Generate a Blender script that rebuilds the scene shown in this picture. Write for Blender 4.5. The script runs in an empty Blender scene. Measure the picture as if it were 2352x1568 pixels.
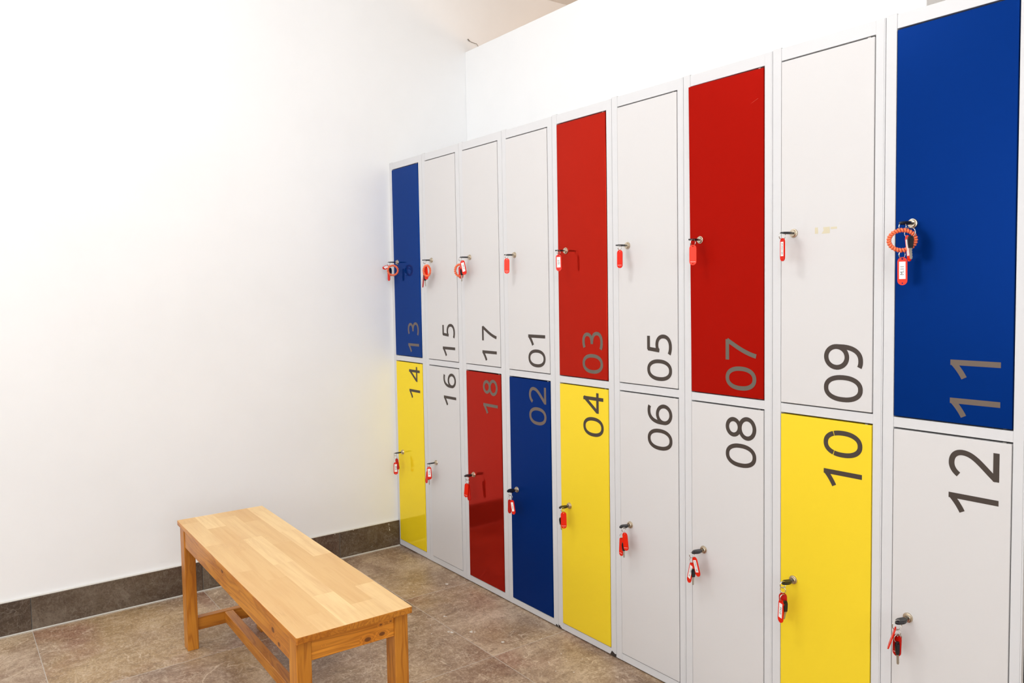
import bpy, bmesh, math, random
from mathutils import Vector, Matrix

# ------------------------------------------------------------------ camera, world, lights, exposure
sc = bpy.context.scene
COL = sc.collection

def make_camera():
    cd = bpy.data.cameras.new('camera'); co = bpy.data.objects.new('camera', cd); COL.objects.link(co)
    r = Vector((0.59268404, 0.80525782, -0.01689596))
    u = Vector((-0.03351129, 0.04561332, 0.99839692))
    f = Vector((-0.80473761, 0.59116772, -0.05401952))
    m = Matrix(((r.x, u.x, -f.x, 3.27614), (r.y, u.y, -f.y, -1.74166), (r.z, u.z, -f.z, 1.20661), (0, 0, 0, 1)))
    co.matrix_world = m
    cd.sensor_width = 36; cd.lens = 1796.02 * 36 / 2352
    cd.shift_x = 6.64 / 2352; cd.shift_y = -21.73 / 2352
    cd.clip_start = .01
    sc.camera = co
make_camera()

world = bpy.data.worlds.new('world'); sc.world = world; world.use_nodes = True
world.node_tree.nodes['Background'].inputs[0].default_value = (.9, .95, 1, 1)
world.node_tree.nodes['Background'].inputs[1].default_value = .3

CEIL = 2.744
def area(name, loc, size, power, color, rot=(0, 0, 0)):
    l = bpy.data.lights.new(name, 'AREA'); l.shape = 'RECTANGLE'; l.size, l.size_y = size
    l.energy = power; l.color = color
    o = bpy.data.objects.new(name, l); o.location = loc; o.rotation_euler = rot; COL.objects.link(o); return o
def lamp(name, loc, r, power, color):
    l = bpy.data.lights.new(name, 'POINT'); l.shadow_soft_size = r; l.energy = power; l.color = color
    o = bpy.data.objects.new(name, l); o.location = loc; COL.objects.link(o); return o
# globe lamps under the ceiling, added unseen fill lights behind and right of the camera
lamp('globe_lamp', (1.45, -1.35, 2.50), .17, 39, (.97, .985, 1))
lamp('globe_lamp', (3.30, -1.45, 2.50), .17, 37, (.97, .985, 1))
area('fill_light', (2.2, -4.1, 1.6), (3.2, 1.6), 84, (.90, .955, 1), (math.radians(90), 0, 0))
area('fill_light', (5.9, -2.4, 1.6), (2.4, 1.6), 68, (.90, .955, 1), (math.radians(90), 0, math.radians(90)))
lamp('corridor_lamp', (1.3, 1.25, 2.1), .12, 19, (1, .66, .42))

sc.view_settings.view_transform = 'Standard'; sc.view_settings.look = 'None'
sc.view_settings.exposure = -0.58; sc.view_settings.gamma = 1; sc.view_settings.use_curve_mapping = False

# ------------------------------------------------------------------ helpers
def lin(c):
    return tuple((v / 255 / 12.92) if v <= 10 else (((v / 255) + .055) / 1.055) ** 2.4 for v in c) + (1,)

def link(name, me, parent=None, loc=None):
    o = bpy.data.objects.new(name, me); COL.objects.link(o)
    if parent: o.parent = parent
    if loc: o.location = loc
    return o

def obj(name, bm, m, parent=None, loc=None, smooth=False, recalc=True, **props):
    if recalc: bmesh.ops.recalc_face_normals(bm, faces=bm.faces)
    me = bpy.data.meshes.new(name); bm.to_mesh(me); bm.free()
    for mm in (m if isinstance(m, (list, tuple)) else [m]): me.materials.append(mm)
    if smooth:
        for p in me.polygons: p.use_smooth = True
    o = link(name, me, parent, loc)
    for k, v in props.items(): o[k] = v
    return o

def thing(name, label, cat, loc=(0, 0, 0), rz=0, group=None):
    o = bpy.data.objects.new(name, None); COL.objects.link(o)
    o.location = loc; o.rotation_euler = (0, 0, rz); o['label'] = label; o['category'] = cat
    o.empty_display_size = .05
    if group: o['group'] = group
    return o

def add_box(bm, a, b, bev=0, seg=1, mi=0):
    t = bmesh.new()
    x0, y0, z0 = a; x1, y1, z1 = b
    vs = [t.verts.new(p) for p in [(x0, y0, z0), (x1, y0, z0), (x1, y1, z0), (x0, y1, z0), (x0, y0, z1), (x1, y0, z1), (x1, y1, z1), (x0, y1, z1)]]
    for f in [(0, 3, 2, 1), (4, 5, 6, 7), (0, 1, 5, 4), (1, 2, 6, 5), (2, 3, 7, 6), (3, 0, 4, 7)]:
        t.faces.new([vs[i] for i in f])
    if bev: bmesh.ops.bevel(t, geom=list(t.edges), offset=bev, segments=seg, profile=.5, affect='EDGES')
    merge(bm, t, None, mi)

def merge(bm, t, M=None, mi=0):
    t.verts.index_update()
    n = [bm.verts.new((M @ v.co) if M else v.co) for v in t.verts]
    for f in t.faces:
        try: nf = bm.faces.new([n[v.index] for v in f.verts]); nf.material_index = mi; nf.smooth = f.smooth
        except ValueError: pass
    t.free()

def add_lathe(bm, prof, M, n=32):
    """prof: list of (r, h) along local z"""
    rings = []
    for r, h in prof:
        if r < 1e-6: rings.append([bm.verts.new(M @ Vector((0, 0, h)))])
        else: rings.append([bm.verts.new(M @ Vector((r * math.cos(2 * math.pi * i / n), r * math.sin(2 * math.pi * i / n), h))) for i in range(n)])
    for a, b in zip(rings, rings[1:]):
        for i in range(n):
            j = (i + 1) % n
            if len(a) == 1 and len(b) == 1: continue
            if len(a) == 1: bm.faces.new((a[0], b[i], b[j]))
            elif len(b) == 1: bm.faces.new((a[i], a[j], b[0]))
            else: bm.faces.new((a[i], a[j], b[j], b[i]))

def add_tube(bm, pts, rad, n=8, closed=False):
    pts = [Vector(p) for p in pts]; N = len(pts); rings = []; up = Vector((0.13, .27, 1)).normalized()
    prev = None
    for i, p in enumerate(pts):
        a = pts[(i - 1) % N] if (closed or i > 0) else p
        b = pts[(i + 1) % N] if (closed or i < N - 1) else p
        t = (b - a).normalized()
        if prev is None: s = t.cross(up).normalized()
        else: s = (prev - t * prev.dot(t)).normalized()
        prev = s; q = t.cross(s)
        rings.append([bm.verts.new(p + (s * math.cos(2 * math.pi * k / n) + q * math.sin(2 * math.pi * k / n)) * rad) for k in range(n)])
    M = N if closed else N - 1
    for i in range(M):
        A, B = rings[i], rings[(i + 1) % N]
        off = 0
        if closed and i == N - 1:
            off = min(range(n), key=lambda o: (A[0].co - B[o].co).length)
        for k in range(n):
            bm.faces.new((A[k], A[(k + 1) % n], B[(k + 1 + off) % n], B[(k + off) % n]))
    if not closed:
        bm.faces.new(rings[0][::-1]); bm.faces.new(rings[-1])

def add_plate(bm, outline, th, M, bev=0, holes=()):
    """flat plate with outline in local xz plane, thickness along local y (centred); holes as outlines"""
    from mathutils.geometry import tessellate_polygon
    loops = [list(outline)] + [list(h) for h in holes]
    v3 = [[Vector((x, 0, z)) for x, z in L] for L in loops]
    flat = [v for L in v3 for v in L]
    tris = tessellate_polygon([[Vector((v.x, v.z, 0)) for v in L] for L in v3])
    F = [bm.verts.new(M @ Vector((v.x, -th / 2, v.z))) for v in flat]
    B = [bm.verts.new(M @ Vector((v.x, th / 2, v.z))) for v in flat]
    for t in tris:
        bm.faces.new([F[i] for i in t]); bm.faces.new([B[i] for i in reversed(t)])
    o = 0
    for L in loops:
        n = len(L)
        for i in range(n):
            j = (i + 1) % n
            bm.faces.new((F[o + i], F[o + j], B[o + j], B[o + i]))
        o += n

# ------------------------------------------------------------------ materials
class NT:
    def __init__(s, name):
        s.m = bpy.data.materials.new(name); s.m.use_nodes = True
        s.t = s.m.node_tree; s.t.nodes.clear()
        s.out = s.n('ShaderNodeOutputMaterial'); s.b = s.n('ShaderNodeBsdfPrincipled')
        s.l(s.b.outputs[0], s.out.inputs[0])
    def n(s, kind, **kw):
        nd = s.t.nodes.new(kind)
        for k, v in kw.items(): setattr(nd, k, v)
        return nd
    def l(s, a, b): s.t.links.new(a, b)
    def val(s, inp, v):
        if hasattr(v, 'links') or isinstance(v, bpy.types.NodeSocket): s.l(v, inp)
        else: inp.default_value = v
    def math(s, op, a, b=0, c=0):
        nd = s.n('ShaderNodeMath', operation=op)
        s.val(nd.inputs[0], a); s.val(nd.inputs[1], b); s.val(nd.inputs[2], c); return nd.outputs[0]
    def mix(s, f, a, b, blend='MIX'):
        nd = s.n('ShaderNodeMix', data_type='RGBA', blend_type=blend)
        s.val(nd.inputs[0], f); s.val(nd.inputs[6], a); s.val(nd.inputs[7], b); return nd.outputs[2]
    def noise(s, vec, scale, detail=2, rough=.5, dist=0, out='Fac'):
        nd = s.n('ShaderNodeTexNoise'); s.l(vec, nd.inputs['Vector'])
        nd.inputs['Scale'].default_value = scale; nd.inputs['Detail'].default_value = detail
        nd.inputs['Roughness'].default_value = rough; nd.inputs['Distortion'].default_value = dist
        return nd.outputs[out]
    def ramp(s, f, stops):
        nd = s.n('ShaderNodeValToRGB'); s.l(f, nd.inputs[0]); r = nd.color_ramp
        while len(r.elements) < len(stops): r.elements.new(.5)
        for e, (p, c) in zip(r.elements, stops): e.position = p; e.color = c if len(c) == 4 else tuple(c) + (1,)
        return nd.outputs[0]
    def maprange(s, v, a, b, c=0, d=1):
        nd = s.n('ShaderNodeMapRange'); s.val(nd.inputs[0], v)
        for i, x in enumerate((a, b, c, d)): nd.inputs[i + 1].default_value = x
        return nd.outputs[0]
    def bump(s, h, strength, dist):
        nd = s.n('ShaderNodeBump'); nd.inputs['Strength'].default_value = strength; nd.inputs['Distance'].default_value = dist
        s.l(h, nd.inputs['Height']); s.l(nd.outputs[0], s.b.inputs['Normal']); return nd
    def coord(s, which='Object'):
        return s.n('ShaderNodeTexCoord').outputs[which]
    def pos(s): return s.n('ShaderNodeNewGeometry').outputs['Position']
    def xyz(s, v):
        nd = s.n('ShaderNodeSeparateXYZ'); s.l(v, nd.inputs[0]); return nd.outputs
    def comb(s, x, y, z):
        nd = s.n('ShaderNodeCombineXYZ'); s.val(nd.inputs[0], x); s.val(nd.inputs[1], y); s.val(nd.inputs[2], z); return nd.outputs[0]
    def vmul(s, v, k):
        nd = s.n('ShaderNodeVectorMath', operation='MULTIPLY'); s.l(v, nd.inputs[0]); nd.inputs[1].default_value = k; return nd.outputs[0]
    def vadd(s, v, k):
        nd = s.n('ShaderNodeVectorMath', operation='ADD'); s.l(v, nd.inputs[0]); s.val(nd.inputs[1], k); return nd.outputs[0]

def plain(name, col, rough=.5, metal=0, spec=.5, bump=None, coat=0):
    t = NT(name); t.b.inputs['Base Color'].default_value = lin(col); t.b.inputs['Roughness'].default_value = rough
    t.b.inputs['Metallic'].default_value = metal; t.b.inputs['Specular IOR Level'].default_value = spec
    if coat: t.b.inputs['Coat Weight'].default_value = coat; t.b.inputs['Coat Roughness'].default_value = .05
    if bump: t.bump(t.noise(t.pos(), bump[0], 3, .5), bump[1], bump[2])
    return t.m

def wall_mat():
    t = NT('white_plaster'); p = t.pos()
    f = t.noise(p, 2.2, 4, .6)
    c = t.mix(t.maprange(f, .3, .7), lin((240, 240, 240)), lin((244, 244, 244)))
    # a few faint scuffs near the floor
    z = t.xyz(p)[2]
    s = t.math('MULTIPLY', t.maprange(t.noise(t.vmul(p, (1, 5, 14)), 1.6, 5, .7), .69, .76), t.maprange(z, .9, .3))
    c = t.mix(t.math('MULTIPLY', s, .12), c, lin((165, 150, 138)))
    t.l(c, t.b.inputs['Base Color']); t.b.inputs['Roughness'].default_value = .7
    t.bump(t.noise(p, 55, 4, .6), .05, .004)
    return t.m

def tile_mat(name, grout=True, base=False):
    t = NT(name); p = t.pos(); x, y, z = t.xyz(p)
    tx = t.math('DIVIDE', t.math('SUBTRACT', x, .004), .6)
    ty = t.math('DIVIDE', t.math('ADD', y, .307), .6)
    idv = t.comb(t.math('FLOOR', tx) if not base else 3.0, t.math('FLOOR', ty), 1.0 if not base else 7.0)
    wn = t.n('ShaderNodeTexWhiteNoise', noise_dimensions='3D'); t.l(idv, wn.inputs[0])
    off = t.n('ShaderNodeVectorMath', operation='SCALE'); t.l(wn.outputs['Color'], off.inputs[0]); off.inputs['Scale'].default_value = 17
    q = t.vadd(p, off.outputs[0])
    warp = t.n('ShaderNodeTexNoise'); t.l(q, warp.inputs['Vector']); warp.inputs['Scale'].default_value = 2.6; warp.inputs['Detail'].default_value = 5
    ws = t.n('ShaderNodeVectorMath', operation='MULTIPLY_ADD'); t.l(warp.outputs['Color'], ws.inputs[0]); ws.inputs[1].default_value = (.22, .22, .22); t.l(q, ws.inputs[2])
    w = ws.outputs[0]
    lo = t.noise(w, 2.6, 6, .66)
    k = .68 if base else 1.15
    def C(c): return lin(tuple(v * k for v in c))
    c = t.ramp(lo, [(.34, C((92, 70, 54))), (.46, C((126, 102, 82))), (.55, C((146, 124, 102))), (.68, C((176, 156, 134)))])
    hue = t.noise(q, 1.9, 2, .5)
    c = t.mix(t.math('MULTIPLY', t.maprange(hue, .50, .66), .55), c, C((156, 128, 80)))
    c = t.mix(t.math('MULTIPLY', t.maprange(t.noise(t.vadd(q, (5, 9, 2)), 2.3, 3, .5), .54, .66), .62), c, C((122, 80, 64)))
    # scratchy streaks
    st = t.noise(t.vmul(w, (1.0, .38, .6)), 40, 7, .82)
    st2 = t.noise(t.vmul(t.vadd(w, (4, 2, 7)), (.45, 1.0, .7)), 85, 5, .8, .6)
    c = t.mix(t.maprange(st2, .53, .66, 0, .42), c, C((200, 184, 164)))
    c = t.mix(t.maprange(st2, .46, .34, 0, .38), c, C((92, 72, 58)))
    c = t.mix(t.maprange(st, .50, .68, 0, .50), c, C((190, 172, 152)))
    c = t.mix(t.maprange(st, .48, .34, 0, .50), c, C((88, 69, 56)))
    g2 = t.noise(q, 150, 4, .8)
    c = t.mix(t.maprange(g2, .52, .68, 0, .55), c, C((90, 72, 60)))
    c = t.mix(t.maprange(g2, .46, .32, 0, .5), c, C((190, 174, 154)))
    # thin pale veins
    for sc_, wd, am in ((2.6, .005, .5), (5.5, .006, .4), (9., .010, .3)):
        v = t.noise(t.vadd(w, (sc_, 1.7, 3.1)), sc_, 4, .6, .8)
        d = t.math('ABSOLUTE', t.math('SUBTRACT', v, .5))
        vein = t.math('MULTIPLY', t.maprange(d, 0, wd, 1, 0), t.maprange(t.noise(q, sc_ * .9, 2), .42, .60, 0, am))
        c = t.mix(vein, c, C((214, 200, 180)))
    def joint(a, wdt):
        fr = t.math('ABSOLUTE', t.math('SUBTRACT', t.math('FRACT', t.math('ADD', a, .5)), .5))
        return t.maprange(t.math('MULTIPLY', fr, .6), wdt * .7, wdt * 1.3, 1, 0)
    j = joint(ty, .0013)
    if not base: j = t.math('MAXIMUM', j, joint(tx, .0013))
    c = t.mix(t.math('MULTIPLY', j, .8 if not base else .45), c, lin((196, 188, 178)))
    t.l(c, t.b.inputs['Base Color'])
    t.l(t.maprange(lo, .3, .7, .34, .5), t.b.inputs['Roughness'])
    t.b.inputs['Specular IOR Level'].default_value = .4
    h = t.math('SUBTRACT', t.math('MULTIPLY', t.noise(w, 14, 5, .65), .35), t.math('MULTIPLY', j, .6))
    t.bump(h, .35, .003)
    return t.m

def wood_top_mat():
    t = NT('pale_edge_glued_wood'); o = t.coord('Object'); x, y, z = t.xyz(o)
    br = t.n('ShaderNodeTexBrick'); br.offset = .37; br.offset_frequency = 2; br.squash = 1
    t.l(t.vadd(o, (.11, .1485, 0)), br.inputs['Vector'])
    br.inputs['Scale'].default_value = 1; br.inputs['Brick Width'].default_value = .29; br.inputs['Row Height'].default_value = .0594
    br.inputs['Mortar Size'].default_value = 0; br.inputs['Bias'].default_value = 0
    br.inputs['Color1'].default_value = (0, 0, 0, 1); br.inputs['Color2'].default_value = (1, 1, 1, 1)
    tone = br.outputs['Color']
    row = t.math('FLOOR', t.math('DIVIDE', y, .0495))
    off = t.comb(t.math('MULTIPLY', row, 3.7), t.math('MULTIPLY', row, 1.3), tone)
    q = t.vadd(o, off)
    g = t.noise(t.vmul(q, (3.2, 42, 20)), 1, 5, .6, .35)
    fine = t.noise(t.vmul(q, (12, 420, 90)), 1, 4, .7)
    fl = t.noise(t.vmul(q, (2.5, 11, 8)), 1.4, 3, .5, 1.3)
    flr = t.math('FRACT', t.math('MULTIPLY', fl, 9))
    c = t.mix(tone, lin((222, 180, 120)), lin((243, 211, 154)))
    c = t.mix(t.maprange(g, .42, .72, 0, .5), c, lin((206, 154, 96)))
    c = t.mix(t.math('MULTIPLY', t.maprange(t.math('ABSOLUTE', t.math('SUBTRACT', flr, .5)), 0, .09, 1, 0), t.maprange(t.noise(o, 4, 2), .55, .66, 0, .30)), c, lin((176, 124, 76)))
    c = t.mix(t.maprange(fine, .5, .75, 0, .18), c, lin((196, 142, 86)))
    blot = t.noise(o, 7, 3, .55)
    c = t.mix(t.maprange(blot, .55, .72, 0, .22), c, lin((214, 172, 120)))
    # worn, darker lower edges of the board
    t.l(c, t.b.inputs['Base Color']); t.b.inputs['Roughness'].default_value = .42
    t.b.inputs['Specular IOR Level'].default_value = .35
    t.bump(t.math('ADD', fine, g), .08, .0008)
    return t.m

def pine_mat(name, axis, knots=(), tint=1.0):
    """axis: index of the grain direction; knots: object-space points with radius"""
    t = NT(name); o = t.coord('Object')
    kk = [34, 34, 34]; kk[axis] = 2.6
    seed = random.random() * 20
    q = t.vadd(o, (seed, seed * .7, seed * .3))
    # knots bend the grain
    kd = None
    for (px, py, pz, r) in knots:
        sub = t.n('ShaderNodeVectorMath', operation='SUBTRACT'); t.l(o, sub.inputs[0]); sub.inputs[1].default_value = (px, py, pz)
        sv = [1, 1, 1]; sv[axis] = .62
        ln = t.n('ShaderNodeVectorMath', operation='LENGTH'); t.l(t.vmul(sub.outputs[0], sv), ln.inputs[0])
        e = t.maprange(ln.outputs['Value'], r * .8, r * 1.15, 1, 0)
        halo = t.maprange(ln.outputs['Value'], r, r * 2.6, 1, 0)
        kd = (e, halo) if kd is None else (t.math('MAXIMUM', kd[0], e), t.math('MAXIMUM', kd[1], halo))
    g = t.noise(t.vmul(q, kk), 1, 3, .5, .5)
    if kd: g = t.math('ADD', g, t.math('MULTIPLY', kd[1], .25))
    ring = t.math('ABSOLUTE', t.math('SUBTRACT', t.math('FRACT', t.math('MULTIPLY', g, 6.5)), .5))
    k2 = [300, 300, 300]; k2[axis] = 9
    fine = t.noise(t.vmul(q, k2), 1, 3, .6)
    c = t.mix(t.maprange(t.noise(q, 6, 2), .35, .65), lin(tuple(v * tint for v in (184, 112, 28))), lin(tuple(v * tint for v in (204, 134, 44))))
    c = t.mix(t.maprange(ring, .02, .30, .5, 0), c, lin((138, 68, 12)))
    c = t.mix(t.maprange(fine, .5, .75, 0, .3), c, lin((150, 84, 24)))
    if kd:
        c = t.mix(t.math('MULTIPLY', kd[1], .35), c, lin((170, 92, 30)))
        c = t.mix(t.math('MULTIPLY', kd[0], .85), c, lin((92, 48, 20)))
    t.l(c, t.b.inputs['Base Color']); t.b.inputs['Roughness'].default_value = .38
    t.b.inputs['Specular IOR Level'].default_value = .45
    t.bump(fine, .08, .0006)
    return t.m

def enamel(name, col, rough, peel, spec=.5, metal=0):
    t = NT(name); p = t.pos(); t.b.inputs['Metallic'].default_value = metal; t.b.inputs['Base Color'].default_value = lin(col)
    t.b.inputs['Roughness'].default_value = rough
    t.b.inputs['Specular IOR Level'].default_value = spec
    t.bump(t.noise(p, 420, 2, .5), peel, .0006)
    return t.m

random.seed(4)
M = {}
M['wall'] = wall_mat()
M['ceiling'] = plain('ceiling_paint', (240, 238, 235), .8)
M['cream'] = plain('cream_plaster', (236, 228, 212), .75, bump=(50, .05, .004))
M['floor'] = tile_mat('brown_stone_tile')
M['base'] = tile_mat('dark_brown_skirting_tile', base=True)
M['caulk'] = plain('white_caulk', (220, 216, 208), .6)
M['frame'] = enamel('light_grey_enamel', (209, 208, 209), .42, .05)
M['d_white'] = enamel('white_enamel', (209, 206, 205), .45, .05)
M['d_blue'] = enamel('blue_enamel', (0, 42, 112), .34, .10, .04, .35)
M['d_blue2'] = enamel('blue_gloss_enamel', (0, 54, 130), .09, .03, .03, .5)
M['d_red'] = enamel('red_enamel', (160, 15, 4), .38, .14, .04, .3)
M['d_red2'] = enamel('red_gloss_enamel', (178, 34, 20), .08, .03, .03, .68)
M['d_yellow'] = enamel('yellow_gloss_enamel', (248, 218, 34), .08, .03, .2, .2)
M['d_yellow2'] = enamel('yellow_enamel', (242, 211, 50), .30, .10, .12, .12)
M['num'] = plain('dark_brown_vinyl', (66, 56, 50), .45, spec=.3)
M['num_l'] = plain('grey_brown_vinyl', (104, 90, 80), .45, spec=.3)
M['num_g'] = plain('grey_vinyl', (98, 92, 82), .45, spec=.3)
M['dark'] = plain('dark_interior', (60, 58, 56), .8)
M['hinge'] = plain('hinge_steel', (150, 146, 142), .4, .8)
M['nickel'] = plain('brushed_nickel', (205, 192, 172), .28, 1)
M['slot'] = plain('keyway_black', (24, 20, 18), .6)
M['keyblack'] = plain('black_plastic', (20, 20, 24), .38)
M['steel'] = plain('key_steel', (190, 184, 172), .3, 1)
M['ring'] = plain('split_ring_steel', (200, 196, 190), .22, 1)
M['tag'] = plain('red_plastic', (220, 32, 4), .32, spec=.25)
M['tag_dk'] = plain('dark_red_plastic', (180, 18, 6), .32, spec=.25)
M['tag_or'] = plain('orange_red_plastic', (234, 46, 2), .32, spec=.25)
M['paper'] = plain('label_paper', (238, 236, 232), .6)
M['ink'] = plain('label_ink', (50, 50, 60), .6)
M['coil'] = plain('coral_plastic', (248, 122, 80), .3, spec=.3)
M['rust'] = plain('chipped_black_steel', (44, 34, 30), .8)
M['tape'] = plain('yellowed_tape_residue', (206, 196, 168), .5)
M['scratch'] = plain('scratched_red_enamel', (198, 62, 46), .4)
M['wire'] = plain('grey_wire', (128, 118, 106), .5)

# ------------------------------------------------------------------ setting
def struct(name, bm, m, parent=None):
    o = obj(name, bm, m, parent); 
    if not parent: o['kind'] = 'structure'
    return o
WX = -.016          # face of the left wall
PY = .435           # face of the partition behind the lockers
X1, Y0, Y1 = 6.0, -4.2, 2.05
bm = bmesh.new(); add_box(bm, (WX - .2, Y0 - .2, -.1), (X1 + .2, Y1 + .2, 0)); floor_o = struct('floor', bm, M['floor'])
bm = bmesh.new(); add_box(bm, (WX - .2, Y0 - .2, CEIL), (X1 + .2, Y1 + .2, CEIL + .1)); struct('ceiling', bm, M['ceiling'])
bm = bmesh.new(); add_box(bm, (WX - .2, Y0 - .2, 0), (WX, Y1 + .2, CEIL)); struct('wall_left', bm, M['wall'])
bm = bmesh.new(); add_box(bm, (X1, Y0 - .2, 0), (X1 + .2, Y1 + .2, CEIL)); struct('wall_right', bm, M['wall'])
bm = bmesh.new(); add_box(bm, (WX, Y0 - .2, 0), (X1, Y0, CEIL)); struct('wall_front', bm, M['wall'])
bm = bmesh.new(); add_box(bm, (WX, Y1, 0), (X1, Y1 + .2, CEIL)); struct('wall_rear', bm, M['cream'])
bm = bmesh.new(); add_box(bm, (WX, PY, 0), (2.2245, PY + .12, 2.3835), .002)
struct('wall_back', bm, M['wall'])
bm = bmesh.new()
ys = [0.0]
js = [-.307 - .6 * k for k in range(7)]
lo = -.001
for j in js + [Y0]:
    j = max(j, Y0)
    add_box(bm, (WX, j + .0008, .003), (0, lo - .0008, .1205), .0012); lo = j
bo = struct('baseboard_left', bm, M['base'])
bm = bmesh.new(); add_box(bm, (WX, Y0, .0), (-.0008, -.003, .003)); add_box(bm, (-.0008, Y0, 0), (.0035, -.003, .0022), .0006)
add_box(bm, (WX, Y0, .1195), (-.004, -.003, .1225), .0008)
add_box(bm, (.0105, Y0, -.001), (.0120, -.003, .0005))
struct('grout_line', bm, M['caulk'], bo)
# white paint drip on the skirting by the lockers
def splat(bm, c, r, M_, seed, n=14, th=.0006):
    rr = random.Random(seed); P = []
    for i in range(n):
        a = 2 * math.pi * i / n; k = r * (.55 + .6 * rr.random())
        P.append((c[0] + math.cos(a) * k, c[1] + math.sin(a) * k * .8))
    add_plate(bm, P, th, M_)
bm = bmesh.new()
TY = Matrix(((0, 1, 0, .0004), (1, 0, 0, 0), (0, 0, 1, 0), (0, 0, 0, 1)))
for (y, z, r) in [(-.058, .112, .003), (-.0575, .104, .002), (-.0565, .094, .0025), (-.0555, .086, .003), (-.0553, .082, .0028), (-.33, .118, .002), (-.24, .119, .002)]:
    splat(bm, (y, z), r, TY, int(abs(y * 9999) + z * 999))
struct('paint_drip', bm, M['caulk'], bo)
# flecks of white paint on the floor
TF = Matrix(((1, 0, 0, 0), (0, 0, 1, 0), (0, 1, 0, .0004), (0, 0, 0, 1)))
SPOTS = [(1.139, -.2207, .009), (.967, -.318, .010), (.955, -.325, .006), (.8322, -.2661, .007), (.84, -.262, .004), (1.0051, -.2626, .009), (1.014, -.253, .005), (1.0, -.256, .004), (.5649, -.0909, .010), (.5487, -.2372, .004), (.8654, -.3456, .003), (1.2, -.1, .0025), (1.33, -.12, .003), (1.38, -.14, .003), (1.35, -.19, .003), (1.41, -.21, .003), (1.29, -.25, .002), (.93, -.38, .003), (.98, -.46, .002), (1.18, -.37, .002), (.88, -.2, .003), (1.45, -.17, .003), (1.4, -.09, .003)]
for i, (x, y, r) in enumerate(SPOTS):
    bm = bmesh.new(); splat(bm, (x, y), r * .85, TF, i + 3)
    obj('paint_fleck', bm, M['caulk'], floor_o)
# loose wire end above the partition
bm = bmesh.new(); add_tube(bm, [(WX + .004, .50, 2.384), (WX + .006, .515, 2.42), (WX + .007, .50, 2.434), (WX + .007, .475, 2.436), (WX + .006, .458, 2.441)], .0013, 8)
add_tube(bm, [(WX + .006, .458, 2.441), (WX + .006, .449, 2.449)], .0026, 8)
w = obj('wire', bm, M['wire'], smooth=True); w['label'] = 'short grey wire end sticking up behind the top of the partition'; w['category'] = 'wire'

# ------------------------------------------------------------------ numbers
def arc(cx, cy, rx, ry, a0, a1, n=22, p=2.0):
    out = []
    for i in range(n + 1):
        a = math.radians(a0 + (a1 - a0) * i / n); c, s = math.cos(a), math.sin(a)
        out.append((cx + rx * math.copysign(abs(c) ** (2 / p), c), cy + ry * math.copysign(abs(s) ** (2 / p), s)))
    return out
def bez(p0, p1, p2, p3, n=14):
    return [tuple((1 - t) ** 3 * a + 3 * (1 - t) ** 2 * t * b + 3 * (1 - t) * t * t * c + t ** 3 * d for a, b, c, d in zip(p0, p1, p2, p3)) for t in [i / n for i in range(n + 1)]]
h = .055
GLYPH = {
 'cut0': [arc(.325, .5, .27, .447, 30.2, 149.8, 20, 2.25), arc(.325, .5, .27, .447, 152.4, 387.6, 34, 2.25)],
 '0': [arc(.325, .5, .27, .447, 0, 360, 44, 2.25)],
 '1': [[(.365, 0), (.365, 1)], bez((.36, .945), (.28, .87), (.18, .79), (.035, .715), 8)],
 '2': [bez((.07, .80), (.13, .89), (.22, .947), (.32, .947)) + bez((.32, .947), (.47, .947), (.56, .86), (.56, .73))[1:] + bez((.56, .73), (.56, .50), (.36, .36), (.095, .075))[1:], [(.04, h), (.65, h)], [(.075, .12), (.14, .05)]],
 '3': [bez((.09, .90), (.17, .935), (.23, .947), (.30, .947)) + bez((.30, .947), (.46, .947), (.54, .86), (.54, .755))[1:] + bez((.54, .755), (.54, .60), (.42, .535), (.22, .53))[1:], bez((.22, .53), (.45, .53), (.58, .44), (.58, .28)) + bez((.58, .28), (.58, .13), (.46, .053), (.28, .053))[1:] + bez((.28, .053), (.19, .053), (.12, .07), (.055, .105))[1:]],
 '4': [[(.515, 0), (.515, .965)], [(.545, .95), (.075, .30)], [(.03, .285), (.72, .285)], [(.45, .93), (.56, .93)]],
 '5': [[(.59, .945), (.17, .945)], [(.195, .975), (.155, .50)], bez((.13, .535), (.20, .585), (.27, .60), (.33, .60)) + bez((.33, .60), (.48, .60), (.59, .50), (.59, .335))[1:] + bez((.59, .335), (.59, .16), (.46, .053), (.28, .053))[1:] + bez((.28, .053), (.20, .053), (.12, .07), (.055, .105))[1:]],
 '6': [bez((.57, .915), (.50, .947), (.46, .947), (.41, .947)) + bez((.41, .947), (.19, .947), (.085, .74), (.085, .46))[1:] + [(.085, .33)], arc(.34, .325, .255, .272, 180, 540, 36)],
 '7': [[(.05, .945), (.62, .945)], bez((.60, .955), (.44, .66), (.26, .36), (.19, 0), 16)],
 '8': [arc(.325, .745, .215, .203, 0, 360, 36), arc(.325, .29, .265, .238, 0, 360, 36)],
}
GLYPH['9'] = [[(.66 - u, 1 - v) for u, v in s] for s in GLYPH['6']]
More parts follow.
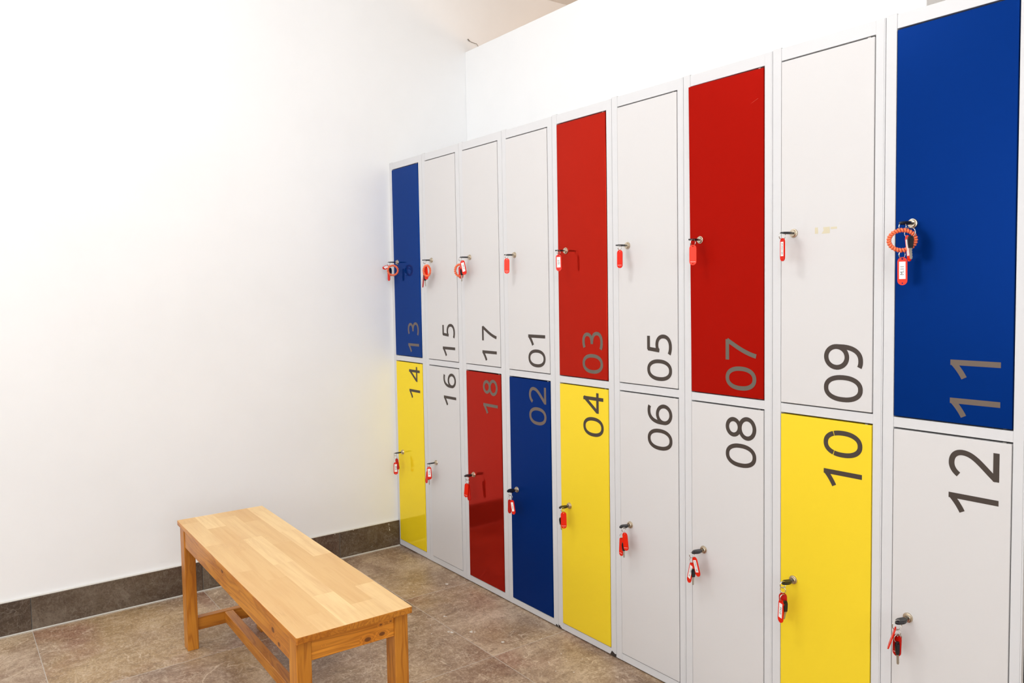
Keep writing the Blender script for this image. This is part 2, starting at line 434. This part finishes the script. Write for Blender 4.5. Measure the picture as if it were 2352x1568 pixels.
def ribbon(bm, pts, hw, fn):
    P = []
    for p in pts:
        if not P or (abs(p[0] - P[-1][0]) + abs(p[1] - P[-1][1])) > 1e-4: P.append(p)
    closed = (abs(P[0][0] - P[-1][0]) + abs(P[0][1] - P[-1][1])) < 1e-3
    if closed: P = P[:-1]
    n = len(P); L = []; R_ = []
    for i, p in enumerate(P):
        a = P[(i - 1) % n] if (closed or i > 0) else p
        b = P[(i + 1) % n] if (closed or i < n - 1) else p
        dx, dy = b[0] - a[0], b[1] - a[1]; d = math.hypot(dx, dy) or 1
        nx, ny = -dy / d * hw, dx / d * hw
        L.append(bm.verts.new(fn(p[0] + nx, p[1] + ny))); R_.append(bm.verts.new(fn(p[0] - nx, p[1] - ny)))
    for i in range(n if closed else n - 1):
        j = (i + 1) % n; bm.faces.new((L[i], R_[i], R_[j], L[j]))

CAP = .098
def numeral_mesh(ch, xbase, z0, y):
    bm = bmesh.new()
    for q, s in enumerate(GLYPH[ch]):
        ribbon(bm, s, .0595, lambda u, v: Vector((xbase - v * CAP, y - q * .00004, z0 + u * CAP)))
    bm.normal_update()
    for f in bm.faces:
        if f.normal.y > 0: f.normal_flip()
    return bm

# ------------------------------------------------------------------ lockers
DLX = [0.0079, 0.3084, 0.6069, 0.9044, 1.2000, 1.4943, 1.7866, 2.0804, 2.3734]
DZ = [.0025, .0018, .0013, -.0007, -.0006, 0, -.0012, -.0015, -.0016]
DW = .24185
SEAM = [WX] + [x - .0268 for x in DLX[1:]] + [DLX[8] + DW + .0244]
COLS = ['13', '15', '17', '01', '03', '05', '07', '09', '11']
LOWS = ['14', '16', '18', '02', '04', '06', '08', '10', '12']
COLOUR = {'13': ('blue', 'd_blue2'), '03': ('red', 'd_red2'), '07': ('red', 'd_red'), '11': ('blue', 'd_blue'), '14': ('yellow', 'd_yellow'), '18': ('red', 'd_red2'),
          '02': ('blue', 'd_blue'), '04': ('yellow', 'd_yellow2'), '10': ('yellow', 'd_yellow2')}
# KEYS: measured hanging points of every key bunch (metres): lock, split rings, wrist coil, tags, spare keys
KEYS = {
    '13': {'lock': [0.0443, 1.3419], 'ring': [[[0.0339, -0.043, 1.3345], 0.0082]], 'coil': [[0.078, -0.045, 1.3037], 0.0229, 0.0221], 'tag': [[[0.0412, -0.046, 1.3242], [0.0444, -0.078, 1.3124], 0.82, 'w'], [[0.0292, -0.04, 1.3146], [0.0282, -0.04, 1.2564], 0.51, '']], 'key': [[[0.0478, -0.043, 1.316], [0.0528, -0.043, 1.2899], [0.0543, -0.043, 1.2779]]]},
    '15': {'lock': [0.352, 1.3392], 'ring': [[[0.3639, -0.043, 1.3308], 0.0076], [[0.3682, -0.043, 1.3205], 0.0066]], 'coil': [[0.3832, -0.045, 1.2929], 0.0142, 0.0227], 'tag': [[[0.3731, -0.046, 1.3129], [0.3815, -0.046, 1.2553], 0.76, ''], [[0.3498, -0.04, 1.2876], [0.3365, -0.04, 1.2224], 0.19, '']], 'key': [[[0.3646, -0.043, 1.2798], [0.3633, -0.043, 1.2519], [0.3677, -0.043, 1.2269]]]},
    '17': {'lock': [0.6506, 1.3388], 'ring': [[[0.6428, -0.043, 1.3313], 0.007]], 'coil': [[0.6411, -0.045, 1.2869], 0.0184, 0.0232], 'tag': [[[0.6613, -0.046, 1.3254], [0.6794, -0.046, 1.2688], 0.89, 'M17'], [[0.6403, -0.04, 1.3038], [0.6423, -0.04, 1.2534], 0.89, '']], 'key': [[[0.651, -0.043, 1.293], [0.6516, -0.043, 1.2671], [0.6517, -0.043, 1.2428]]]},
    '01': {'lock': [0.9502, 1.3344], 'ring': [[[0.9559, -0.043, 1.3284], 0.0073]], 'tag': [[[0.9617, -0.046, 1.3213], [0.9601, -0.046, 1.2653], 0.94, '-']], 'key': []},
    '03': {'lock': [1.2421, 1.3355], 'ring': [[[1.2521, -0.043, 1.3295], 0.0067]], 'tag': [[[1.2555, -0.046, 1.322], [1.2566, -0.046, 1.2661], 0.94, 'L03']], 'key': []},
    '05': {'lock': [1.5357, 1.3368], 'ring': [[[1.5425, -0.043, 1.3294], 0.0069]], 'tag': [[[1.5462, -0.046, 1.3222], [1.5455, -0.046, 1.2666], 0.81, '-']], 'key': []},
    '07': {'lock': [1.8217, 1.3368], 'ring': [[[1.8293, -0.043, 1.3285], 0.0082]], 'tag': [[[1.8318, -0.046, 1.3217], [1.8315, -0.046, 1.2658], 0.97, '-']], 'key': []},
    '09': {'lock': [2.1169, 1.3352], 'ring': [[[2.112, -0.043, 1.3281], 0.0093]], 'tag': [[[2.1148, -0.046, 1.3225], [2.1149, -0.046, 1.2654], 0.52, 'M09']], 'key': []},
    '11': {'lock': [2.4121, 1.3366], 'ring': [[[2.4102, -0.043, 1.3289], 0.0087], [[2.4263, -0.043, 1.3144], 0.0119], [[2.4098, -0.043, 1.2682], 0.0076]], 'coil': [[2.4105, -0.045, 1.2993], 0.0258, 0.0218], 'tag': [[[2.4213, -0.046, 1.3093], [2.4278, -0.046, 1.2529], 0.35, 'w'], [[2.409, -0.04, 1.2629], [2.4097, -0.04, 1.202], 0.99, 'M.11']], 'key': [[[2.4342, -0.056, 1.3072], [2.4345, -0.056, 1.281], [2.4362, -0.056, 1.2573]]]},
    '14': {'lock': [0.0515, 0.4558], 'ring': [[[0.0542, -0.043, 0.4513], 0.0073], [[0.0547, -0.043, 0.4371], 0.0073]], 'tag': [[[0.0605, -0.046, 0.416], [0.0601, -0.046, 0.3578], 1, 'M14'], [[0.0582, -0.04, 0.4323], [0.0739, -0.04, 0.3827], 0.61, '']], 'key': []},
    '16': {'lock': [0.3548, 0.458], 'ring': [[[0.3573, -0.043, 0.4514], 0.0068]], 'tag': [[[0.3652, -0.046, 0.4473], [0.3698, -0.046, 0.3925], 0.96, 'M16'], [[0.3431, -0.04, 0.4226], [0.328, -0.04, 0.3681], 0.48, '']], 'key': [[[0.3578, -0.043, 0.42], [0.3583, -0.043, 0.3895], [0.3603, -0.043, 0.3675]]]},
    '18': {'lock': [0.6497, 0.4583], 'ring': [[[0.6639, -0.043, 0.4514], 0.0072], [[0.6628, -0.043, 0.4377], 0.0072]], 'tag': [[[0.6636, -0.046, 0.4316], [0.6535, -0.046, 0.3734], 0.8, '-'], [[0.6626, -0.04, 0.4283], [0.6701, -0.04, 0.3611], 0.62, '']], 'key': []},
    '02': {'lock': [0.942, 0.4545], 'ring': [[[0.9544, -0.043, 0.4471], 0.0067], [[0.9562, -0.043, 0.4359], 0.0075]], 'tag': [[[0.9674, -0.046, 0.4278], [0.9789, -0.046, 0.3755], 0.66, 'M02'], [[0.9461, -0.04, 0.4238], [0.9429, -0.04, 0.3709], 0.58, '']], 'key': []},
    '04': {'lock': [1.2442, 0.4581], 'ring': [[[1.255, -0.043, 0.4538], 0.007]], 'tag': [[[1.2633, -0.046, 0.4483], [1.2642, -0.046, 0.391], 1, '-']], 'key': [[[1.2448, -0.043, 0.4243], [1.2466, -0.043, 0.4004], [1.2485, -0.043, 0.3821]]]},
    '06': {'lock': [1.5374, 0.4601], 'ring': [[[1.5489, -0.043, 0.4549], 0.0071], [[1.5389, -0.043, 0.4332], 0.0057]], 'tag': [[[1.556, -0.046, 0.4483], [1.5628, -0.046, 0.3926], 0.74, '-'], [[1.5367, -0.04, 0.4265], [1.533, -0.04, 0.3673], 0.61, '-']], 'key': [[[1.5482, -0.043, 0.4148], [1.5488, -0.043, 0.3879], [1.5497, -0.043, 0.3669]]]},
    '08': {'lock': [1.8296, 0.457], 'ring': [[[1.8208, -0.043, 0.4476], 0.008], [[1.8204, -0.043, 0.4325], 0.0066]], 'tag': [[[1.8313, -0.046, 0.4454], [1.847, -0.046, 0.3932], 0.6, 'M08'], [[1.8201, -0.04, 0.4249], [1.8055, -0.04, 0.3635], 0.6, 'M08']], 'key': [[[1.8266, -0.043, 0.4091], [1.8255, -0.043, 0.3855], [1.8243, -0.043, 0.3619]]]},
    '10': {'lock': [2.1185, 0.4541], 'ring': [[[2.116, -0.043, 0.4499], 0.0086], [[2.1159, -0.043, 0.4368], 0.0074], [[2.1162, -0.043, 0.4167], 0.0086]], 'tag': [[[2.1138, -0.046, 0.4111], [2.1105, -0.046, 0.3513], 0.62, 'M10'], [[2.1133, -0.04, 0.4281], [2.1161, -0.04, 0.3753], 0.98, '-']], 'key': [[[2.1218, -0.043, 0.4106], [2.1232, -0.043, 0.3829], [2.1188, -0.043, 0.3619]]]},
    '12': {'lock': [2.4109, 0.4529], 'ring': [[[2.4071, -0.043, 0.4451], 0.0116], [[2.4082, -0.043, 0.4288], 0.007], [[2.4089, -0.043, 0.4161], 0.0093]], 'tag': [[[2.4057, -0.046, 0.4409], [2.388, -0.046, 0.386], 0.13, ''], [[2.4068, -0.04, 0.4232], [2.4053, -0.04, 0.3732], 0.85, '-']], 'key': [[[2.4092, -0.043, 0.4085], [2.4095, -0.043, 0.3785], [2.4098, -0.043, 0.3565]]]},
}

def light_number(n): 
    return 'num_g' if COLOUR.get(n, ('', ''))[0] == 'red' else 'num_l' if COLOUR.get(n, ('', ''))[0] == 'blue' else 'num'

def lock_mesh(x, z, y0):
    bm = bmesh.new()
    L = Matrix(((1, 0, 0, x), (0, 0, -1, y0), (0, 1, 0, z), (0, 0, 0, 1)))    # local z -> -y
    add_lathe(bm, [(0, -.001), (.0112, -.001), (.0112, .0012), (.0104, .0030), (.0088, .0034), (.0084, .0030), (.0082, .0066), (.0076, .0074), (.0050, .0076), (.0048, .0070), (0, .0070)], L, 36)
    for f in bm.faces: f.smooth = False
    add_box(bm, (x - .0035, y0 - .0077, z - .0009), (x + .0035, y0 - .0068, z + .0009), mi=1)
    return bm

def make_locker(i):
    X0, X1_ = SEAM[i], SEAM[i + 1]
    up_, lo_ = COLS[i], LOWS[i]
    cu = COLOUR.get(up_, ('white', 'd_white')); cl = COLOUR.get(lo_, ('white', 'd_white'))
    lab = f'light grey two-door locker column with {cu[0]} door {up_} above {cl[0]} door {lo_}'
    t = thing('locker', lab, 'locker', (X0, 0, 0), 0, 'two-door lockers standing in one row')
    dz = DZ[i]; H = 1.8 + dz; D = .42
    dl = DLX[i] - X0; dr = dl + DW; wd = X1_ - X0
    zb, zm1, zm2, zt = .0291 + dz, .8814 + dz, .9083 + dz, 1.7674 + dz
    g = .0005
    bm = bmesh.new()
    T = .0015
    # outer shell
    add_box(bm, (g, .010, .006), (.010, D, H - .002)); add_box(bm, (wd - .010, .010, .006), (wd - g, D, H - .002))
    add_box(bm, (.010, .012, H - .012), (wd - .010, D, H - .002)); add_box(bm, (.010, .012, .006), (wd - .010, D, .020))
    add_box(bm, (.010, D - .004, .020), (wd - .010, D - .0005, H - .012)); add_box(bm, (.010, .020, zm1 + .004), (wd - .010, D - .004, zm2 - .004))
    # front frame: stiles run full height, rails butt against them
    add_box(bm, (g, -.0002, .004), (dl - .0016, .016, H + .0025), .0011, 2)
    add_box(bm, (dr + .0013, 0, .004), (wd - g - .0032, .016, H), .0008, 2)
    add_box(bm, (wd - g - .0031, -.0003, .004), (wd - g, .016, H), .0008, 2)
    for a, b in ((.004, zb - .0020), (zm1 + .0016, zm2 - .0022), (zt + .0018, H)):
        add_box(bm, (dl - .0014, .0006, a), (dr + .0015, .016, b), .0008, 2)
    obj('cabinet_body', bm, M['frame'], t)
    # feet
    for fx in (.02, wd - .02):
        for fy in (.03, D - .03):
            bm = bmesh.new(); add_box(bm, (fx - .012, fy - .012, 0), (fx + .012, fy + .012, .0065), .001)
            obj('foot', bm, M['keyblack'], t)
    # chipped corners at the floor between 02/04 and 04/06
    CL = 'black chip in the grey paint at the foot of the stile'
    if i == 4:
        bm = bmesh.new(); add_plate(bm, [(.0012, .0048), (.018, .0048), (.016, .008), (.012, .0075), (.008, .013), (.004, .012), (.0012, .016)], .0006, Matrix.Translation((0, -.0006, 0)))
        obj('paint_chip', bm, M['rust'], t, label=CL)
    if i in (3, 4):
        k = .5 if i == 3 else 1
        bm = bmesh.new(); add_plate(bm, [(wd - .0012 - q * k, .0048 + e * k) for q, e in ((.028, 0), (0, 0), (0, .010), (.006, .008), (.012, .011), (.020, .014), (.0235, .008))], .0006, Matrix.Translation((0, -.0008, 0)))
        obj('paint_chip', bm, M['rust'], t, label=CL)
    # doors
    for (n, c, z0, z1) in ((up_, cu, zm2, zt), (lo_, cl, zb, zm1)):
        upper = n == up_
        yf = -.0022
        bm = bmesh.new()
        xa, xb, za, zc = dl + .0005, dr - .0005, z0 + .0008, z1 - .0022
        add_box(bm, (xa, yf, za), (xb, yf + .018, zc), .0012, 2)
        if n == '07':      # this door is slightly sprung at its free upper corner
            for v in bm.verts:
                if v.co.x < dl + .05 and v.co.z > 1.5: v.co.y -= .008
        do = obj('door', bm, M[c[1]], t, label=f'{c[0]} door with the number {n}')
        lx, lz = KEYS[n]['lock'][0] - X0, KEYS[n]['lock'][1]
        obj('lock', lock_mesh(lx, lz, yf), [M['nickel'], M['slot']], do)
        for k, ch in enumerate(n):
            zz = (.927 if upper else .7175) + dz + k * .0755 - (.006 if (n == '11' and k == 0) else 0)
            obj('numeral', numeral_mesh('cut0' if n == '10' and k == 1 else ch, dr - .0225, zz, yf - .0003), M[light_number(n)], do, recalc=False)
        for ha, hb in ((zc - .001, zc + .0021), (za - .0006, za + .001)):
            bm = bmesh.new(); add_box(bm, (xb - .017, yf + .002, ha), (xb - .010, yf + .008, hb), .0003)
            obj('hinge_pin', bm, M['hinge'], do)
        if n == '09':
            def tp(x0, z0_, x1, z1_, cut):
                bm = bmesh.new(); Mx = Matrix(((1, 0, 0, 0), (0, 1, 0, yf - .0002), (0, 0, 1, 0), (0, 0, 0, 1)))
                P = [(x0, z0_), (x1, z0_), (x1, z1_), (x0 + cut, z1_), (x0 + cut * 1.4, (z0_ + z1_) / 2)] if cut else [(x0, z0_), (x1, z0_), (x1 - .001, z1_), (x0, z1_)]
                add_plate(bm, P, .0002, Mx); obj('tape_residue', bm, M['tape'], do)
            tp(2.1752 - X0, 1.330, 2.184 - X0, 1.3450, 0); tp(2.193 - X0, 1.3290, 2.2145 - X0, 1.3445, .004); tp(2.217 - X0, 1.3385, 2.2335 - X0, 1.3435, 0)
        if n == '07':
            bm = bmesh.new(); add_tube(bm, [(1.88 - X0, yf - .0001, 1.628), (1.899 - X0, yf - .0001, 1.6433), (2.012 - X0, yf - .0001, 1.689)], .00045, 5)
            obj('scratch', bm, M['scratch'], do)
    return t
for i in range(9): make_locker(i)

# ------------------------------------------------------------------ key bunches
CAM = Vector((3.27614, -1.74166, 1.20661))
ORG = Vector((0, 0, 0))      # base of the bunch being built
def frame_at(p, zaxis, psi):
    z = zaxis.normalized(); vc = (CAM - ORG - p).normalized()
    n = (vc - z * vc.dot(z)).normalized()
    n = Matrix.Rotation(psi, 3, z) @ n
    y = -n; x = y.cross(z)
    return Matrix(((x.x, y.x, z.x, p.x), (x.y, y.y, z.y, p.y), (x.z, y.z, z.z, p.z), (0, 0, 0, 1)))

def circle(cx, cz, r, n=14): return [(cx + r * math.cos(2 * math.pi * i / n), cz + r * math.sin(2 * math.pi * i / n)) for i in range(n)]

def text_mesh(s, size):
    cu = bpy.data.curves.new('t', 'FONT'); cu.body = s; cu.size = size; cu.align_x = 'CENTER'; cu.align_y = 'CENTER'; cu.resolution_u = 2
    o = bpy.data.objects.new('t', cu); COL.objects.link(o)
    dg = bpy.context.evaluated_depsgraph_get(); me = bpy.data.meshes.new_from_object(o.evaluated_get(dg))
    bpy.data.objects.remove(o); bpy.data.curves.remove(cu); return me

TEXTS = {'09': 'P-MO 09', '08': 'P-MO 08', '02': 'L.002'}
def make_tag(root, n, top, bot, ratio, lab, mat, base):
    top, bot = Vector(top), Vector(bot); L = (top - bot).length; W = .0195
    F = frame_at(bot - base, top - bot, -math.acos(max(.05, min(1, ratio))))
    r = W / 2
    O = [(r * math.cos(a), L - r + r * math.sin(a)) for a in [math.pi * k / 12 for k in range(13)]] + [(-r * math.cos(a), r - r * math.sin(a)) for a in [math.pi * k / 12 for k in range(13)]]
    bm = bmesh.new(); add_plate(bm, O, .0024, F, holes=[circle(0, L - .0042, .0017), circle(0, .0042, .0015)])
    if lab in ('w', '') or lab not in ('-',):
        if lab not in ('', '-'):
            # raised window rim around the paper
            for (a, b, c, d) in ((-.0078, L * .20, -.0066, L * .86), (.0066, L * .20, .0078, L * .86), (-.0078, L * .19, .0078, L * .205), (-.0078, L * .85, .0078, L * .865)):
                t = bmesh.new(); add_box(t, (a, -.0018, b), (c, -.0011, d), .0002); merge(bm, t, F)
    tg = obj('key_tag', bm, mat, root)
    if lab == '-':
        bm = bmesh.new(); t = bmesh.new(); add_box(t, (-.0075, -.0014, .0088), (.0075, -.0012, .0095)); merge(bm, t, F)
        obj('moulded_line', bm, M['paper'], tg)
    if lab not in ('', '-'):
        bm = bmesh.new(); t = bmesh.new(); add_box(t, (-.0064, -.0015, L * .22), (.0064, -.0011, L * .84)); merge(bm, t, F)
        obj('paper_label', bm, M['paper'], tg, label='white paper label')
        if lab != 'w':
            s = TEXTS.get(n, lab); me = text_mesh(s, .0105 if len(s) < 5 else .0075)
            me.name = 'lettering'
            # text plane xy -> tag plane, rotated so it reads along the tag
            sgn = 1 if lab == 'M.11' else -1
            me.transform(Matrix.Rotation(sgn * math.pi / 2, 4, 'Z'))
            me.transform(Matrix(((1, 0, 0, 0), (0, 0, -1, -.00165), (0, 1, 0, L * .53), (0, 0, 0, 1))))
            me.transform(F); me.materials.append(M['ink'])
            link('lettering', me, tg)

def make_key(root, x, z, y_end, roll):
    """key sitting in the lock: black head pointing into the room, blade in the keyway"""
    R_ = Matrix.Translation((x, 0, z)) @ Matrix.Rotation(math.radians(roll), 4, 'Y') 
    ys = -.0135; prof = [(0, .0042), (.08, .0062), (.2, .0078), (.42, .0100), (.62, .0096), (.8, .0070), (.93, .0042), (1, .0020)]
    O = [(w_, ys + (y_end - ys) * t_) for t_, w_ in prof] + [(-w_, ys + (y_end - ys) * t_) for t_, w_ in reversed(prof)]
    bm = bmesh.new()
    P = Matrix(((1, 0, 0, 0), (0, 0, 1, 0), (0, 1, 0, 0), (0, 0, 0, 1)))   # plate (x,z)->(x,y)
    add_plate(bm, O, .0036, R_ @ P, holes=[circle(0, y_end + .0075, .0022, 12)])
    O2 = [(a * .72, ys + (b - ys) * .78) for a, b in O]
    add_plate(bm, O2, .0052, R_ @ P)
    k = obj('key', bm, M['keyblack'], root, label='black plastic headed key in the lock')
    bm = bmesh.new(); t = bmesh.new(); add_box(t, (-.0030, ys, -.0009), (.0030, -.0085, .0009), .0002); merge(bm, t, R_)
    obj('key_blade', bm, M['steel'], k)

def make_ring(root, c, r, base, k):
    c = Vector(c) - base; F = frame_at(c, Vector((0.05 * (-1) ** k, 0, 1)), math.radians(38 if k % 2 == 0 else -30))
    bm = bmesh.new()
    for dr_, dy_ in ((0, -.0006), (.0002, .0006)):
        add_tube(bm, [F @ Vector(((r + dr_) * math.cos(a), dy_, (r + dr_) * math.sin(a))) for a in [2 * math.pi * i / 32 for i in range(32)]], .00062, 7, True)
    obj('split_ring', bm, M['ring'], root, smooth=True)

def make_spare(root, a, m, c, base):
    a, m, c = [Vector(v) for v in (a, m, c)]
    L1 = (a - m).length; L2 = (m - c).length
    F = frame_at(m - base, a - m, math.radians(35))
    O = [(-.0042, 0), (.0042, 0), (.0058, L1 * .35), (.0066, L1 * .7), (.0052, L1 * .92), (.0028, L1), (-.0028, L1), (-.0052, L1 * .92), (-.0066, L1 * .7), (-.0058, L1 * .35)]
    bm = bmesh.new(); add_plate(bm, O, .0040, F, holes=[circle(0, L1 - .005, .0018, 12)])
    add_plate(bm, [(x * .7, L1 * .08 + z * .75) for x, z in O], .0056, F)
    k = obj('spare_key', bm, M['keyblack'], root, label='loose black plastic headed key')
    F = frame_at(m - base, m - c, math.radians(35))
    O = [(-.0026, -L2 * .92), (-.001, -L2), (.001, -L2), (.0022, -L2 * .93)]
    nt = 7
    for i in range(nt): O += [(.0028 if i % 2 else .0019, -L2 * .9 + L2 * .72 * i / (nt - 1))]
    O += [(.0034, -L2 * .12), (.0034, 0), (-.0034, 0), (-.0034, -L2 * .12), (-.0026, -L2 * .15)]
    bm = bmesh.new(); add_plate(bm, O, .0018, F); obj('key_blade', bm, M['steel'], k)

def make_coil(root, c, a, b, base, turns):
    c = Vector(c) - base; F = frame_at(c, Vector((0, 0, 1)), 0)
    pts = []; N = turns * 10
    for i in range(N):
        th = 2 * math.pi * i / N; ph = turns * th
        ct, st = math.cos(th), math.sin(th)
        tn = Vector((-a * st, 0, b * ct)).normalized(); nr = Vector((tn.z, 0, -tn.x))
        p = Vector((a * ct, 0, b * st)) + (nr * math.cos(ph) + Vector((0, 1, 0)) * math.sin(ph)) * .0028
        pts.append(F @ p)
    bm = bmesh.new(); add_tube(bm, pts, .0025, 8, True)
    obj('wrist_coil', bm, M['coil'], root, smooth=True, label='coral spiral wrist band')

ROLL = {'02': 24, '18': 10, '12': 6, '14': -7, '16': -9, '11': -9, '04': 6, '06': 8, '08': 6, '10': 6}
YEND = {'11': -.057, '12': -.054, '09': -.054, '05': -.0515, '08': -.0515, '07': -.0505}
DESC = {
 '13': 'coral wrist coil and two red tags', '15': 'coral coil, two red tags and spare key', '17': 'coral coil, spare key and tag M17',
 '01': 'one plain red tag', '03': 'one red tag marked L03', '05': 'one plain red tag', '07': 'one plain orange-red tag', '09': 'one narrow white-labelled red tag',
 '11': 'large coral coil and tag M.11', '14': 'two red tags, one marked M14', '16': 'two red tags and a spare key', '18': 'two dark red tags',
 '02': 'two red tags, one labelled', '04': 'plain red tag over spare key', '06': 'two plain red tags, spare key', '08': 'two white-labelled red tags, spare key',
 '10': 'two red tags, one marked M10', '12': 'edge-on red tag, dark tag, spare key'}
ORDER = COLS + LOWS
for n in ORDER:
    K = KEYS[n]; base = Vector((K['lock'][0], -.010, K['lock'][1]))
    colr = COLOUR.get(n, ('white', ''))[0]
    root = thing('key_bunch', f'key bunch in {colr} door {n} with {DESC[n]}', 'keys', base, 0, 'key bunches hanging from the locker doors')
    ORG.xyz = base
    # the key builder works relative to the lock plane, so move its meshes by +10 mm
    kr = ROLL.get(n, 0)
    before = set(COL.objects)
    make_key(root, 0, 0, YEND.get(n, -.0485), kr)
    for o in set(COL.objects) - before:
        if o.type == 'MESH': o.data.transform(Matrix.Translation((0, .010, 0)))
    for k, (c, r) in enumerate(K['ring']): make_ring(root, c, r, base, k)
    if 'coil' in K: make_coil(root, K['coil'][0], K['coil'][1], K['coil'][2], base, 27 if n == '11' else 21)
    for k, (a, b, ratio, lab) in enumerate(K['tag']):
        mt = M['tag_or'] if n in ('07', '11', '01') else M['tag_dk'] if (k == 1 and n in ('10', '12', '18', '02', '14', '15')) else M['tag']
        make_tag(root, n, a, b, ratio, lab, mt, base)
    for (a, m_, c) in K['key']: make_spare(root, a, m_, c, base)

# ------------------------------------------------------------------ bench
bt = thing('wooden_bench', 'pale wooden bench with a planked top and orange pine legs standing before the lockers', 'bench', (1.0415, -.967, 0), math.atan2(-.02, 1.151))
HX, HY, HZ = .5755, .1485, .437
bm = bmesh.new()
add_box(bm, (-HX, -HY, HZ - .0165), (HX, HY, HZ), .0035, 3)
for v in bm.verts:   # worn, rounded corners
    dx = abs(v.co.x) - (HX - .012); dy = abs(v.co.y) - (HY - .012)
    if dx > 0 and dy > 0:
        d = math.hypot(dx, dy)
        if d > .012:
            k = .012 / d; v.co.x = math.copysign(HX - .012 + dx * k, v.co.x); v.co.y = math.copysign(HY - .012 + dy * k, v.co.y)
M['top'] = wood_top_mat()
random.seed(11)
M['edge'] = pine_mat('worn_board_edge', 0)
bmesh.ops.recalc_face_normals(bm, faces=bm.faces)
for f in bm.faces: f.material_index = 0 if f.normal.z > .75 else 1
obj('bench_top', bm, [M['top'], M['edge']], bt)
LX, LY = .556, .1415
LEGM = [pine_mat('pine_upright_a', 2, [(.5, .06, .3, .004)]), pine_mat('pine_upright_b', 2, [(-.556, -.118, .12, .005)])]
for k, (sx, sy) in enumerate(((-1, -1), (-1, 1), (1, -1), (1, 1))):
    bm = bmesh.new()
    xa, xb = sorted((sx * LX, sx * (LX - .050))); ya, yb = sorted((sy * LY, sy * (LY - .036)))
    add_box(bm, (xa, ya, 0), (xb, yb, HZ - .0166), .0018, 2)
    obj('leg', bm, LEGM[k % 2], bt)
def w2l(x, y): 
    a = -math.atan2(-.02, 1.151); dx, dy = x - 1.0415, y + .967
    return dx * math.cos(a) - dy * math.sin(a), dx * math.sin(a) + dy * math.cos(a)
def kl(x, y, z, r):
    u, v = w2l(x, y); return (u, v, z, r)
M['apron_end'] = pine_mat('knotty_pine_end_rail', 1, [kl(1.595, -.9417, .3774, .0055), kl(1.595, -.9039, .3811, .005), kl(1.595, -1.0523, .3939, .0018), kl(1.595, -.8801, .4059, .002), kl(1.595, -.9065, .404, .0025)], 1.13)
M['apron_far'] = pine_mat('pine_end_rail', 1)
M['apron_long'] = pine_mat('knotty_pine_side_rail', 0, [(-.053, -.1385, .408, .006), (.388, -.1385, .3895, .0065), (.43, -.1385, .3689, .0055)])
M['str_y'] = pine_mat('pine_cross_rail', 1)
M['str_x'] = pine_mat('pine_centre_rail', 0, [(-.12, .0, .10, .003), (.1, -.0145, .09, .004)])

for sx in (-1, 1):
    bm = bmesh.new(); xa, xb = sorted((sx * (LX - .003), sx * (LX - .023)))
    add_box(bm, (xa, -LY + .0362, .3665), (xb, LY - .0362, HZ - .0166), .001, 1)
    obj('end_apron', bm, M['apron_end'] if sx > 0 else M['apron_far'], bt)
for sy in (-1, 1):
    bm = bmesh.new(); ya, yb = sorted((sy * (LY - .003), sy * (LY - .023)))
    add_box(bm, (-LX + .0502, ya, .358), (LX - .0502, yb, HZ - .0166), .001, 1)
    obj('side_apron', bm, M['apron_long'], bt)
for sx in (-1, 1):
    bm = bmesh.new(); xc = sx * (LX - .027)
    add_box(bm, (xc - .0135, -LY + .0362, .061), (xc + .0135, LY - .0362, .1035), .0015, 1)
    obj('cross_stretcher', bm, M['str_y'], bt)
bm = bmesh.new(); add_box(bm, (-LX + .041, -.0145, .066), (LX - .041, .0145, .1030), .0015, 1)
obj('centre_stretcher', bm, M['str_x'], bt)
